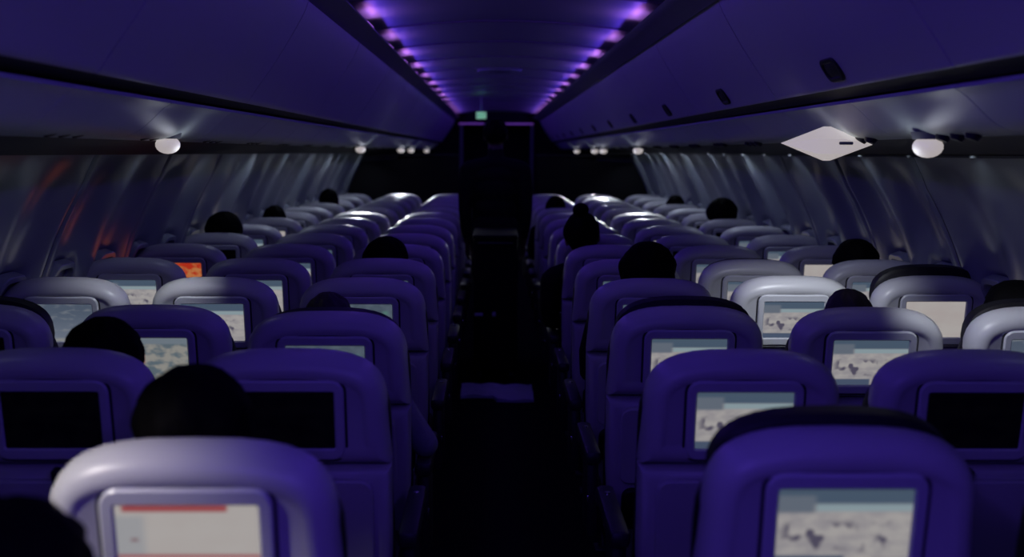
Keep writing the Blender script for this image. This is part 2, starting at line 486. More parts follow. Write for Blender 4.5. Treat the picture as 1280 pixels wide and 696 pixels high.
# ---- cove fascia and ceiling
for s, nm in ((-1, 'left'), (1, 'right')):
    mb = extrude_profile([(s * 0.722, E(0.537)), (s * 0.70, E(0.552)), (s * 0.655, E(0.577)), (s * 0.632, E(0.588)), (s * 0.630, E(0.594))], Y0, Y1, 0.02)
    t = tag(link('trim_3' if s < 0 else 'trim_4', mb.mesh('cove_fascia'), M['fascia'], None, (CX, 0, 0)), 'charcoal cove fascia between bins and ceiling', None, None, 'structure')
ceil = empty('ceiling', (CX, 0, 0), 'arched cabin ceiling of ribbed panels', None, None, 'structure')
CW = 0.70
def ceil_h(x): return 0.640 + 0.052 * (1 - (x / CW) ** 2)
back = extrude_profile([(x, E(ceil_h(x) + 0.035)) for x in [CW * k / 8 for k in range(-8, 9)]], Y0, Y1, 0.02)
link('ceiling_backing', back.mesh('ceiling_backing'), M['dark'], ceil)
BAY = 1.17
RIB0 = 4.7 - 0.5 * BAY - 5 * BAY
pm = None
mb = MB(); nx, ny = 24, 12
vs = []
for j in range(ny + 1):
    y = 0.012 + (BAY - 0.024) * j / ny
    t = j / ny
    sag = 0.010 * (2 * t - 1) ** 2 * (1 if t < 0.5 else 1.0)
    for i in range(nx + 1):
        x = -CW + 2 * CW * i / nx
        vs.append((x, y, E(ceil_h(x)) + 0.012 - sag))
n = nx + 1
fs = [(j * n + i, j * n + i + 1, (j + 1) * n + i + 1, (j + 1) * n + i) for j in range(ny) for i in range(nx)]
mb.add(vs, fs)
pm = mb.mesh('ceiling_panel'); pm.materials.append(M['ceil'])
mr = extrude_profile([(x, E(ceil_h(x)) - 0.006) for x in [CW * k / 12 for k in range(-12, 13)]], -0.018, 0.018, 0.03).mesh('ceiling_rib')
mr.materials.append(M['fascia'])
ml = MB().box((0, 0, 0), (0.034, 0.26, 0.016), 0.006).mesh('led_lens'); ml.materials.append(M['led'])
LED_P = 0.42
k = 0; y = RIB0
while y < Y1 - 0.3:
    p = link('ceiling_panel', pm, None, ceil, (0, y, 0))
    link('ceiling_rib', mr, None, ceil, (0, y, 0))
    if y > 2.0:
        dim = (0.55, 1.0, 0.8, 1.15, 0.7)[k % 5] if False else random.uniform(0.55, 1.15)
        for s in (-1, 1):
            lens = link('led_lens', ml, None, ceil, (s * 0.656, y + 0.5 * BAY, E(0.603)))
            l = bpy.data.lights.new('cove_led', 'AREA'); l.shape = 'RECTANGLE'; l.size = 0.03; l.size_y = 0.34
            l.energy = LED_P * dim; l.color = (0.62, 0.20, 1.0)
            o = bpy.data.objects.new('cove_led', l); COL.objects.link(o)
            d = Vector((-s * 0.22, 0, 0.975)).normalized(); za = -d; ya = Vector((0, 1, 0)); xa = ya.cross(za)
            o.matrix_world = Matrix.Translation((CX + s * 0.636, y + 0.5 * BAY, E(0.606))) @ Matrix((xa, ya, za)).transposed().to_4x4()
    k += 1; y += BAY
# ---- oval ceiling vent
v = empty('ceiling_vent', (CX, 10.3, E(0.681)), 'oval ceiling vent with dark slot on the arched ceiling', 'vent')
ov = [(0.19 * cos(2 * pi * i / 32), 0.13 * sin(2 * pi * i / 32)) for i in range(32)]
fmv = lambda u, w_, d: (u, w_, 0.012 - 0.05 * (u / 0.19) ** 2 * 0.2 - d)
link('rim', rings(MB(), ov, [(0, -0.02), (0, 0.004), (0.012, 0.010), (0.03, 0.012)], fmv).mesh('vent_rim'), M['ceil'], v)
link('slot', rings(MB(), [(u * 0.5, w_ * 0.42) for u, w_ in ov], [(0, 0.0), (0, 0.016), (0.004, 0.018)], fmv).mesh('vent_slot'), M['vent'], v)

# ---- end wall, doorway, dividers
we = empty('wall_end', (CX, Y1, 0), 'dark end wall with doorway beyond the last bins', None, None, 'structure')
mb = MB()
mb.box((-1.27, 0.05, 1.13), (1.30, 0.1, 2.26)); mb.box((1.27, 0.05, 1.13), (1.30, 0.1, 2.26)); mb.box((0, 0.05, 2.16), (1.24, 0.1, 0.20))
mb.box((0, 0.9, 1.1), (1.3, 0.05, 2.2))
link('wall_panel', mb.mesh('end_wall_panel', False), M['bulk'], we)
for sx in (-1, 1):
    link('door_jamb', MB().box((sx * 0.60, -0.02, 1.03), (0.06, 0.05, 2.06), 0.01).mesh('door_jamb'), M['fascia'], we)
link('door_head', MB().box((0, -0.02, 2.055), (1.26, 0.05, 0.03), 0.008).mesh('door_head'), M['fascia'], we)
for a, b in ((-0.64, -0.22), (0.12, 0.62)):
    st = link('header_light', MB().box(((a + b) / 2, -0.055, 2.062), (b - a, 0.02, 0.022), 0.004).mesh('header_light'), M['strip'], we)
for s, nm in ((-1, 'left'), (1, 'right')):
    dv = empty('wall_divider_' + nm, (CX, 14.35, 0), 'black class divider standing behind the last visible row', None, None, 'structure')
    PX = [(0.46, 0.0), (0.46, 1.53)] + [(x - 0.02, z) for x, z in WALL if z < 1.55]
    pts = [(s * x, z) for x, z in PX]
    if s < 0: pts = pts[::-1]
    mb = rings(MB(), pts[::-1], [(0, -0.03), (0, 0.03)], lambda u, v_, w: (u, w, v_))
    link('divider_panel', mb.mesh('divider_panel', False), M['bulk'], dv)
    link('divider_cap', MB().box((s * 1.03, 0, 1.545), (1.14, 0.08, 0.03), 0.008).mesh('divider_cap'), M['dark'], dv)
tag(link('wall_back', MB().box((CX, Y0 - 0.03, 1.15), (3.8, 0.06, 2.3)).mesh('wall_back', False), M['dark']), 'dark rear wall behind the last rows', None, None, 'structure')

# ---- exit sign
es = empty('exit_sign', (-0.155, 15.0, E(0.405)), 'small glowing green exit sign hanging from the ceiling', 'sign')
link('housing', MB().box((0, 0.022, 0.05), (0.14, 0.03, 0.10), 0.006).mesh('sign_housing'), M['dark'], es)
link('face', MB().box((0, 0.004, 0.05), (0.125, 0.006, 0.085), 0.001).mesh('sign_face'), M['exitg'], es)
link('hanger', MB().cone((0, 0.022, 0.10), (0, 0.022, 0.275), 0.012, 0.012).mesh('sign_hanger'), M['fascia'], es)
cu = bpy.data.curves.new('exit_text', 'FONT'); cu.body = 'EXIT'; cu.size = 0.052; cu.extrude = 0.001; cu.align_x = 'CENTER'; cu.align_y = 'CENTER'
to = bpy.data.objects.new('tmp_text', cu); COL.objects.link(to)
bpy.context.view_layer.update()
tm = bpy.data.meshes.new_from_object(to.evaluated_get(bpy.context.evaluated_depsgraph_get()))
bpy.data.objects.remove(to)
tm.materials.clear(); tm.materials.append(M['exitl'])
lt = link('lettering', tm, None, es, (0, 0.0, 0.05)); lt.rotation_euler = (pi / 2, 0, 0)
gl = bpy.data.lights.new('exit_glow', 'POINT'); gl.energy = 0.05; gl.color = (0.2, 1.0, 0.6); gl.shadow_soft_size = 0.03
go = bpy.data.objects.new('exit_glow', gl); COL.objects.link(go); go.location = (-0.155, 14.96, E(0.455))

# ------------------------------------------------------------------ reading lamps
LENS = MB().sphere((0, 0, 0), (0.041, 0.041, 0.030)).mesh('lamp_lens'); LENS.materials.append(M['lens'])
RIM = MB().cone((0, 0, 0.02), (0, 0, 0.0), 0.046, 0.040, 24).mesh('lamp_rim'); RIM.materials.append(M['fascia'])
def reading_lamp(s, y, aim, power, label, ang=70, col=(0.88, 0.93, 1.0), big=False):
    x = CX + s * (1.03 if big else 1.125); z = E(0.030 if big else 0.040)
    r = empty('reading_lamp', (x, y, z), label, 'lamp', 'lit reading lamps under the bins')
    link('housing', RIM, None, r)
    ln = link('lens', LENS, None, r, (0, 0, -0.020))
    if big:
        d = MB().add([(0.15, 0, 0), (0.045, 0.05, 0.015), (0.012, 0, 0.058), (-0.012, 0, 0.058), (-0.045, 0.05, 0.015), (-0.15, 0, 0.004), (-0.042, -0.06, 0.018),
                      (0.042, -0.06, 0.017), (0.05, 0.05, -0.03), (-0.05, 0.05, -0.03), (-0.045, -0.06, -0.03), (0.045, -0.06, -0.03), (0.012, 0, -0.052), (-0.012, 0, -0.052)],
                     [(0, 1, 2, 7), (5, 6, 3, 4), (7, 2, 3, 6), (2, 1, 4, 3), (0, 8, 1), (0, 7, 11), (0, 11, 12, 8), (5, 4, 9), (5, 10, 6), (5, 9, 13, 10),
                      (1, 8, 9, 4), (7, 6, 10, 11), (11, 10, 13, 12), (8, 12, 13, 9)])
        link('glow_shape', d.mesh('lamp_glow_shape'), M['lens'], r)  # glowing solid stands for the lamp together with its streak reflection
        link('dark_notch', MB().box((0.045, -0.062, 0.004), (0.045, 0.012, 0.010), 0.004).mesh('lamp_tab'), M['fascia'], r)  # dark notch set into the glowing shape
    else:
        g_ = bpy.data.lights.new('lamp_spill', 'POINT'); g_.energy = 0.10; g_.color = (0.85, 0.9, 1.0); g_.shadow_soft_size = 0.03
        go_ = bpy.data.objects.new('lamp_spill', g_); COL.objects.link(go_); go_.location = (x - s * 0.06, y, z - 0.05)
    ln.scale = (1.0, 1.0, 1.0)
    l = bpy.data.lights.new('reading_beam', 'SPOT'); l.energy = power; l.color = col
    l.spot_size = R(ang); l.spot_blend = 0.9; l.shadow_soft_size = 0.025
    o = bpy.data.objects.new('reading_beam', l); COL.objects.link(o)
    o.location = (x, y, z - (0.075 if big else 0.05))
    o.rotation_euler = (Vector(aim) - o.location).to_track_quat('-Z', 'Y').to_euler()
    return r
RL = [  # side, Y, aim, power, angle, big, words
    (-1, 1.50, (-0.74, 1.80, 1.08), 36.0, 46, False, 'lit reading lamp above the white-topped front aisle seat, port side'),
    (-1, 4.00, (-1.28, 4.40, 1.10), 15.0, 58, False, 'lit reading lamp on port rail, closest to the reddish wall reflection'),
    (-1, 9.76, (-0.85, 9.05, 1.0), 95.0, 66, False, 'lit reading lamp on port rail standing alone halfway along the bins'),
    (-1, 14.0, (-0.85, 13.2, 1.0), 110.0, 60, False, 'lit port reading lamp, near one of the pair by the divider'),
    (-1, 15.7, (-1.0, 15.3, 1.0), 3.0, 80, False, 'lit port reading lamp, far one of the pair by the divider'),
    (-1, 19.3, (-1.0, 19.0, 1.0), 2.0, 80, False, 'lit port reading lamp closest to the far end wall'),
    (1, 3.25, (1.50, 3.58, 1.08), 20.0, 60, False, 'round lit reading lamp on starboard rail beside the bright diamond glow'),
    (1, 3.90, (1.18, 4.42, 1.10), 19.0, 64, True, 'lit starboard lamp with its reflection modelled as a wide glowing diamond'),
    (1, 9.80, (0.95, 9.08, 1.0), 95.0, 66, False, 'lit reading lamp on starboard rail standing alone halfway along the bins'),
    (1, 12.9, (1.0, 12.1, 1.0), 110.0, 60, False, 'lit starboard reading lamp, near one of the close pair by the divider'),
    (1, 14.0, (0.75, 13.2, 1.0), 60.0, 50, False, 'lit starboard reading lamp, far one of the close pair by the divider'),
    (1, 17.0, (1.0, 16.8, 1.0), 2.0, 80, False, 'lit starboard reading lamp closest to the far end wall'),
]
for s, y, aim, pw, ang, big, lab in RL: reading_lamp(s, y, aim, pw, lab, ang, (1.0, 0.93, 0.88) if y < 2 else (0.88, 0.93, 1.0), big)

# ---- sidewall wash lamps tucked under the rail (dim, uneven as in the photo)
for s in (-1, 1):
    y = 0.9; k = 0
    while y < 14.2:
        far = min(1.0, max(0.0, (y - 5.0) / 5.0))
        pw = (0.07 + 0.75 * far) * (0.25, 1.0, 0.45, 1.3)[k % 4]
        area('sidewall_lamp', (CX + s * 1.50, y, E(-0.012)), (s * 0.28, 0, -1), 0.03, 0.25, pw, (0.72, 0.82, 1.0), 150)
        y += 0.62; k += 1

# ------------------------------------------------------------------ airline seat prototype meshes
TILT = R(10); TOP = 1.13; ZTOP = 1.106
def bm_(u, v, w): return (u, (TOP - v) * sin(TILT) - w * cos(TILT), ZTOP - (TOP - v) * cos(TILT) - w * sin(TILT))
def back_outline(hw, top, bot, hb=None, rise=0.20, n=2.6, m=9):
    pts = []
    hb = hb or hw
    pts.append((-hb, bot)); pts.append((hb, bot))
    pts.append(((hb + hw) / 2, (bot + top - rise) / 2))
    side = []
    for i in range(m + 1):
        a = pi / 2 * i / m
        side.append((hw * cos(a) ** (2 / n), top - rise + rise * sin(a) ** (2 / n)))
    pts += side
    pts += [(-u, v) for u, v in side[::-1][1:]]
    pts.append((-(hb + hw) / 2, (bot + top - rise) / 2))
    return pts
PM = {}
def proto(key, mb, material):
    me = mb.mesh(key); me.materials.append(material); PM[key] = me
RIMP = [(0.004, -0.085), (0, -0.072), (0, -0.050), (0.002, -0.036), (0.008, -0.020), (0.017, -0.009), (0.029, -0.002), (0.040, 0.0), (0.047, -0.001), (0.053, -0.004), (0.058, -0.006)]
proto('back_shell', rings(MB(), back_outline(0.234, 1.13, 0.852, 0.242, rise=0.15, n=3.1), RIMP, bm_), M['shell'])
low = [(-0.222, 0.36), (0.222, 0.36), (0.238, 0.60), (0.242, 0.846), (-0.242, 0.846), (-0.238, 0.60)]
proto('lower_panel', rings(MB(), low, [(0, -0.065), (0, -0.036), (0.004, -0.020), (0.012, -0.010), (0.025, -0.005), (0.035, -0.004)], bm_), M['shell'])
SCRC = 1.13 - 0.055 - 0.10
proto('groove_shade', rings(MB(), rrect(0.286, 0.211, 0.035, 0, SCRC), [(0, -0.02), (0, -0.0045), (0.002, -0.004)], bm_), M['groove_shade'])  # flat dark slab in place of a shaded groove
proto('monitor_frame', frame(MB(), rrect(0.274, 0.199, 0.030, 0, SCRC), rrect(0.227, 0.142, 0.004, 0, SCRC), -0.02, 0.004, bm_, 0.004), M['bezel'])
scr = rings(MB(), rrect(0.228, 0.143, 0.004, 0, SCRC), [(0, -0.012), (0, -0.003)], bm_)
for key in SCR:
    me = scr.mesh('screen_' + key, False); me.materials.append(SCR[key]); PM['screen_' + key] = me
proto('tray_table', rings(MB(), rrect(0.40, 0.25, 0.03, 0, 0.70), [(0, -0.01), (0, 0.010), (0.004, 0.014)], bm_), M['shell'])
proto('tray_latch', rings(MB(), rrect(0.018, 0.05, 0.006, 0, 0.83), [(0, -0.005), (0, 0.016), (0.003, 0.019)], bm_), M['arm'])
proto('pocket', rings(MB(), rrect(0.38, 0.17, 0.03, 0, 0.47), [(0, -0.01), (0, 0.010), (0.006, 0.016)], bm_), M['leather'])
proto('backrest_cushion', rings(MB(), back_outline(0.241, 1.088, 0.40, 0.242, rise=0.15, n=3.0), [(0.02, -0.052), (0.004, -0.060), (0, -0.075), (0.002, -0.10), (0.012, -0.120), (0.03, -0.132), (0.06, -0.137)], bm_), M['leather'])
proto('headrest', rings(MB(), back_outline(0.215, 1.085, 0.90, 0.205, rise=0.12, n=2.8), [(0.012, -0.090), (0, -0.100), (0, -0.140), (0.008, -0.150), (0.025, -0.158)], bm_), M['leather'])
proto('seat_cushion', rings(MB(), rrect(0.47, 0.46, 0.06, 0, 0.0), [(0.02, 0.0), (0, 0.02), (0, 0.08), (0.012, 0.105), (0.04, 0.115)], lambda u, v, w: (u, 0.50 + v, 0.365 + w)), M['leather'])
proto('seat_pan', MB().box((0, 0.46, 0.345), (0.46, 0.50, 0.04), 0.01), M['legm'])
proto('leg_front', MB().cone((0, 0.62, 0.0), (0, 0.55, 0.335), 0.018, 0.022, 10).box((0, 0.62, 0.008), (0.07, 0.09, 0.016), 0.004), M['legm'])
proto('leg_rear', MB().cone((0, 0.30, 0.0), (0, 0.38, 0.335), 0.018, 0.022, 10).box((0, 0.30, 0.008), (0.07, 0.09, 0.016), 0.004), M['legm'])
proto('armrest', MB().box((0, 0.39, 0.615), (0.052, 0.44, 0.045), 0.014), M['arm'])
proto('end_bracket', MB().box((0, 0.285, 0.475), (0.040, 0.16, 0.26), 0.014), M['arm'])
proto('bracket_cap', MB().box((0, 0.0, 0.0), (0.009, 0.012, 0.036), 0.003), M['chrome'])
proto('recline_button', MB().cone((0, 0, 0), (0, 0, 0.005), 0.010, 0.009, 12), M['chrome'])

PITCH_Y = 0.81; ROW1 = 1.93; NROW = 15
SP = 0.545; SW = 0.47
COLS = {('port', 'aisle'): -0.485, ('port', 'middle'): -0.485 - SP, ('port', 'window'): -0.485 - 2 * SP,
        ('starboard', 'aisle'): 0.592, ('starboard', 'middle'): 0.592 + SP, ('starboard', 'window'): 0.592 + 2 * SP}
SCREEN = {('port', 'aisle', 1): 'page', ('port', 'middle', 2): 'off', ('port', 'aisle', 2): 'off', ('starboard', 'middle', 2): 'off',
          ('port', 'middle', 3): 'map', ('port', 'aisle', 3): 'teal', ('port', 'aisle', 4): 'teal', ('port', 'window', 4): 'sky',
          ('port', 'window', 3): 'off', ('starboard', 'window', 4): 'white', ('starboard', 'window', 6): 'white', ('port', 'window', 6): 'orange',
          ('starboard', 'window', 3): 'sky', ('port', 'middle', 1): 'off', ('port', 'window', 1): 'off', ('starboard', 'window', 2): 'off'}
RAISE = {('starboard', 'aisle', 1): 0.055, ('starboard', 'aisle', 3): 0.055, ('starboard', 'window', 4): 0.070, ('port', 'aisle', 3): 0.035, ('port', 'window', 3): 0.05, ('starboard', 'window', 3): 0.05,
         ('starboard', 'middle', 2): -0.01, ('port', 'middle', 3): 0.02, ('starboard', 'middle', 5): 0.03}
DY = {('starboard', 'middle', 1): -0.08, ('starboard', 'window', 1): -0.08, ('port', 'middle', 1): -0.13, ('port', 'window', 1): -0.13, ('port', 'aisle', 1): -0.09, ('port', 'aisle', 3): -0.14, ('starboard', 'middle', 4): 0.10, ('starboard', 'window', 4): 0.12,
      ('port', 'window', 4): -0.02, ('port', 'aisle', 4): 0.0, ('starboard', 'middle', 3): -0.02}
def seat_pos(side, col, row):
    y = ROW1 + (row - 1) * PITCH_Y + DY.get((side, col, row), 0)
    return COLS[(side, col)], y
def airline_seat(side, col, row):
    x, y = seat_pos(side, col, row)
    sc = SCREEN.get((side, col, row))
    if sc is None:
        sc = 'pic' if row < 7 else random.choice(['pic', 'off', 'white', 'off', 'pic'])
    nth = ORD[NROW - row] if NROW - row < 16 else ''
    lab = 'pale seat, %s %s, %s row behind black divider, %s' % (side, col, nth, {
        'pic': 'street picture on screen', 'page': 'white page with red bar', 'white': 'plain white screen', 'sky': 'cloudy sky on screen',
        'map': 'map on screen', 'orange': 'red-orange screen', 'teal': 'dim blue-grey screen', 'off': 'black screen'}[sc])
    r = empty('airline_seat', (x, y, 0), lab, 'seat', 'airline seats in rows of three')
    link('back_shell', PM['back_shell'], None, r)
    link('lower_panel', PM['lower_panel'], None, r)
    g = link('monitor_frame', PM['monitor_frame'], None, r)
    link('groove_shade', PM['groove_shade'], None, g)
    so = link('screen', PM['screen_' + sc], None, g); so['label'] = SCRTXT[sc]
    t = link('tray_table', PM['tray_table'], None, r); link('tray_latch', PM['tray_latch'], None, t)
    link('magazine_pocket', PM['pocket'], None, r)
    link('backrest_cushion', PM['backrest_cushion'], None, r)
    h = link('headrest', PM['headrest'], None, r)
    rz = RAISE.get((side, col, row), random.choice([0, 0, 0.004, -0.008]))
    h.location = (0, -rz * sin(TILT), rz)
    link('seat_cushion', PM['seat_cushion'], None, r)
    link('seat_pan', PM['seat_pan'], None, r)
    for sx in (-0.15, 0.15):
        link('leg', PM['leg_front'], None, r, (sx, 0, 0)); link('leg', PM['leg_rear'], None, r, (sx, 0, 0))
    inner = 1 if side == 'port' else -1
    arms = [inner * SP / 2]
    if col == 'window': arms.append(-inner * 0.262)
    for ax in arms:
        a = link('armrest', PM['armrest'], None, r, (ax, 0, 0))
        link('recline_button', PM['recline_button'], None, a, (0, 0.52, 0.636))
        if ax == arms[0]:
            b = link('end_bracket', PM['end_bracket'], None, r, (ax, 0, 0))
            if col == 'aisle':
                for cx in (-0.014, 0.014): link('bracket_cap', PM['bracket_cap'], None, b, (cx, 0.203, 0.47))
    return r
for row in range(1, NROW + 1):
    for side in ('port', 'starboard'):
        for col in ('aisle', 'middle', 'window'):
            airline_seat(side, col, row)
airline_seat('port', 'aisle', 0)

# ------------------------------------------------------------------ people
def hand(mb, wr, d, side, palm_n):
    """wr: wrist point, d: finger direction, side: direction from little finger to thumb, palm_n: back-of-hand normal"""
    wr = Vector(wr); d = Vector(d).normalized(); side = Vector(side).normalized(); pn = Vector(palm_n).normalized()
    for a in (-0.026, -0.009, 0.009, 0.026):
        mb.limb([(wr + side * a * 0.7 + d * 0.01, 0.015), (wr + side * a + d * 0.085, 0.0125)])
    lens = (0.058, 0.072, 0.078, 0.070)
    for k, a in enumerate((-0.034, -0.0115, 0.0115, 0.034)):
        b = wr + side * a + d * 0.088
        k1 = b + d * lens[k] * 0.5 - pn * 0.006
        k2 = k1 + d * lens[k] * 0.42 - pn * 0.022
        mb.limb([(b, 0.0088), (k1, 0.0082), (k2, 0.0072)])
    tb = wr + side * 0.030 + d * 0.035
    t1 = tb + side * 0.026 + d * 0.034 - pn * 0.008; t2 = t1 + side * 0.008 + d * 0.030 - pn * 0.010
    mb.limb([(tb, 0.013), (t1, 0.0105), (t2, 0.0085)])
def head(mb, c):
    x, y, z = c
    mb.sphere((x, y - 0.008, z + 0.018), (0.076, 0.092, 0.092), 20, 14)
    mb.sphere((x, y + 0.022, z - 0.045), (0.058, 0.062, 0.062), 16, 10)
    mb.sphere((x, y + 0.060, z - 0.088), (0.024, 0.022, 0.018))
    mb.cone((x, y + 0.082, z + 0.012), (x, y + 0.106, z - 0.030), 0.008, 0.015); mb.sphere((x, y + 0.100, z - 0.032), 0.014)
    for s in (-1, 1):
        mb.sphere((x + s * 0.078, y - 0.006, z - 0.008), (0.010, 0.018, 0.031))
        mb.sphere((x + s * 0.030, y + 0.078, z + 0.006), (0.013, 0.010, 0.010))
    mb.sphere((x, y + 0.076, z - 0.060), (0.025, 0.012, 0.008))
def to_body(name, mb, voxel=0.0065, dec=0.30):
    me = mb.mesh(name + '_raw', True, False)
    o = bpy.data.objects.new(name + '_tmp', me); COL.objects.link(o)
    m = o.modifiers.new('r', 'REMESH'); m.mode = 'VOXEL'; m.voxel_size = voxel; m.use_smooth_shade = True
    s = o.modifiers.new('s', 'SMOOTH'); s.factor = 0.5; s.iterations = 4
    d = o.modifiers.new('d', 'DECIMATE'); d.ratio = dec
    bpy.context.view_layer.update()
    out = bpy.data.meshes.new_from_object(o.evaluated_get(bpy.context.evaluated_depsgraph_get()))
    bpy.data.objects.remove(o); out.name = name
    for p in out.polygons: p.use_smooth = True
    return out
HC = (0, 0.262, 1.108)
def seated(name, elbow_out=False):
    mb = MB()
    mb.sphere((0, 0.405, 0.585), (0.165, 0.125, 0.105), 18, 12)
    mb.sphere((0, 0.385, 0.68), (0.145, 0.110, 0.12), 18, 12)
    mb.sphere((0, 0.345, 0.80), (0.158, 0.105, 0.13), 18, 12)
    mb.sphere((0, 0.320, 0.885), (0.168, 0.090, 0.085), 18, 12)
    mb.limb([((-0.15, 0.305, 0.915), 0.062), ((0, 0.285, 0.955), 0.060), ((0.15, 0.305, 0.915), 0.062)])
    mb.limb([((0, 0.285, 0.955), 0.060), ((0, 0.265, 1.05), 0.052)])
    head(mb, HC)
    for s in (-1, 1):
        mb.limb([((s * 0.085, 0.42, 0.575), 0.090), ((s * 0.10, 0.60, 0.575), 0.078), ((s * 0.11, 0.79, 0.565), 0.058),
                 ((s * 0.11, 0.765, 0.36), 0.054), ((s * 0.11, 0.75, 0.11), 0.040), ((s * 0.11, 0.75, 0.06), 0.042)])
        mb.limb([((s * 0.11, 0.73, 0.045), 0.040), ((s * 0.115, 0.84, 0.04), 0.040), ((s * 0.118, 0.90, 0.034), 0.033)])
        if elbow_out and s > 0:
            mb.limb([((0.165, 0.305, 0.905), 0.062), ((0.25, 0.27, 0.79), 0.056), ((0.322, 0.255, 0.690), 0.047), ((0.30, 0.40, 0.675), 0.044), ((0.285, 0.50, 0.668), 0.032)])
            hand(mb, (0.285, 0.505, 0.668), (0, 1, -0.05), (-1, 0, 0), (0, 0, 1))
        else:
            mb.limb([((s * 0.165, 0.305, 0.905), 0.062), ((s * 0.195, 0.33, 0.79), 0.052), ((s * 0.195, 0.37, 0.705), 0.043),
                     ((s * 0.165, 0.48, 0.68), 0.042), ((s * 0.13, 0.585, 0.672), 0.030)])
            hand(mb, (s * 0.13, 0.585, 0.672), (-s * 0.1, 1, -0.06), (-s, 0, 0), (0, 0, 1))
    return to_body(name, mb)
def standing(name):
    mb = MB(); S = 1.82 / 1.80
    mb.sphere((0, 0, 0.99), (0.165, 0.115, 0.12), 18, 12); mb.sphere((0, 0, 1.13), (0.145, 0.10, 0.13), 18, 12)
    mb.sphere((0, 0, 1.28), (0.168, 0.112, 0.14), 18, 12); mb.sphere((0, -0.005, 1.37), (0.185, 0.100, 0.09), 18, 12)
    mb.limb([((-0.175, -0.01, 1.425), 0.066), ((0, -0.01, 1.465), 0.066), ((0.175, -0.01, 1.425), 0.066)])
    mb.limb([((0, -0.01, 1.46), 0.064), ((0, 0.005, 1.58), 0.055)])
    head(mb, (0, 0.005, 1.675))
    for s in (-1, 1):
        mb.limb([((s * 0.09, 0, 0.96), 0.098), ((s * 0.095, 0.01, 0.72), 0.080), ((s * 0.095, 0.012, 0.50), 0.058),
                 ((s * 0.095, -0.012, 0.34), 0.058), ((s * 0.095, -0.015, 0.11), 0.040), ((s * 0.095, -0.015, 0.055), 0.042)])
        mb.limb([((s * 0.095, -0.03, 0.045), 0.042), ((s * 0.10, 0.09, 0.04), 0.042), ((s * 0.105, 0.17, 0.034), 0.035)])
        mb.limb([((s * 0.188, -0.01, 1.415), 0.066), ((s * 0.212, -0.015, 1.27), 0.055), ((s * 0.218, -0.015, 1.12), 0.045),
                 ((s * 0.210, 0.02, 1.00), 0.042), ((s * 0.20, 0.06, 0.875), 0.029)])
        hand(mb, (s * 0.20, 0.06, 0.875), (0, 0.25, -1), (-s * 0.25, 1, 0), (s, 0, 0))
    return to_body(name, mb)
def paint(me, mats, hc, hands, neck_z, shoe_z, pants):
    me.materials.clear()
    for m_ in mats: me.materials.append(m_)         # top, legs, shoes, skin, eye
    ex = [Vector((hc[0] + s * 0.030, hc[1] + 0.085, hc[2] + 0.006)) for s in (-1, 1)]
    for p in me.polygons:
        c = p.center; i = 0
        if pants(c): i = 1
        if c.z < shoe_z: i = 2
        if c.z > neck_z(c): i = 3
        for h_ in hands:
            if (c - Vector(h_)).length < 0.125: i = 3
        for e in ex:
            if (c - e).length < 0.011: i = 4
        p.material_index = i
HS = [(s * 0.118, 0.69, 0.66) for s in (-1, 1)]
pantsf = lambda c: c.z < 0.60 or (c.y > 0.48 and c.z < 0.655 and abs(c.x) < 0.2)
neckf = lambda c: 1.005 + 0.3 * (c.y - 0.285)
B_A = seated('seated_body')
paint(B_A, [M['shirt'], M['pants'], M['shoe'], M['skin'], M['eye']], HC, HS, neckf, 0.085, pantsf)
B_B = B_A.copy(); B_B.name = 'seated_body_dark'
B_B.materials[3] = M['skin2']
B_C = seated('seated_body_elbow', True)
paint(B_C, [M['grey'], M['pants'], M['shoe'], M['skin'], M['eye']], HC, [HS[0], (0.285, 0.61, 0.66)], neckf, 0.085, pantsf)

def hair_mesh(name, c, style, material):
    mb = MB(); x, y, z = c
    rnd = random.Random(hash(style) % 100 if False else len(style))
    nu, nv = 40, 26; vs = []; keep = []
    for j in range(nv + 1):
        t = pi * j / nv
        for i in range(nu):
            a = 2 * pi * i / nu
            dx, dy, dz = sin(t) * cos(a), sin(t) * sin(a), cos(t)
            lump = 1 + 0.045 * sin(5 * a + 3 * t) * sin(t) + 0.03 * sin(11 * a - 6 * t) * sin(t) + rnd.uniform(-0.012, 0.012)
            rx, ry, rz = 0.087 * lump, 0.104 * lump, 0.104 * lump
            if style in ('full', 'long'): rx *= 1.24; ry *= 1.10; rz *= 1.06
            vs.append((x + rx * dx, y - 0.012 + ry * dy, z + 0.020 + rz * dz))
    fs = []
    for j in range(nv):
        for i in range(nu):
            q = (j * nu + i, j * nu + (i + 1) % nu, (j + 1) * nu + (i + 1) % nu, (j + 1) * nu + i)
            cx = sum(vs[k][0] for k in q) / 4 - x; cy = sum(vs[k][1] for k in q) / 4 - y; cz = sum(vs[k][2] for k in q) / 4 - z
            lim = -0.055 if cy < -0.02 else (0.0 if cy < 0.03 else 0.055)
            if cz > lim: fs.append(q)
    mb.add(vs, fs)
    if style == 'bun':
        mb.sphere((x + 0.004, y - 0.055, z + 0.135), (0.040, 0.038, 0.034))
    if style == 'long':
        for k in range(-3, 4):
            mb.limb([((x + k * 0.024, y - 0.085 + abs(k) * 0.012, z + 0.02), 0.026), ((x + k * 0.029, y - 0.088 + abs(k) * 0.012, z - 0.07), 0.026), ((x + k * 0.032, y - 0.075 + abs(k) * 0.01, z - 0.14), 0.018)])
    me = mb.mesh(name, True, True); me.materials.append(material); return me
HAIR = {}
for st in ('short', 'full', 'bun', 'long'):
    for hn in ('hair', 'brown'):
        HAIR[(st, hn)] = hair_mesh('hair_' + st, HC, st, M[hn])
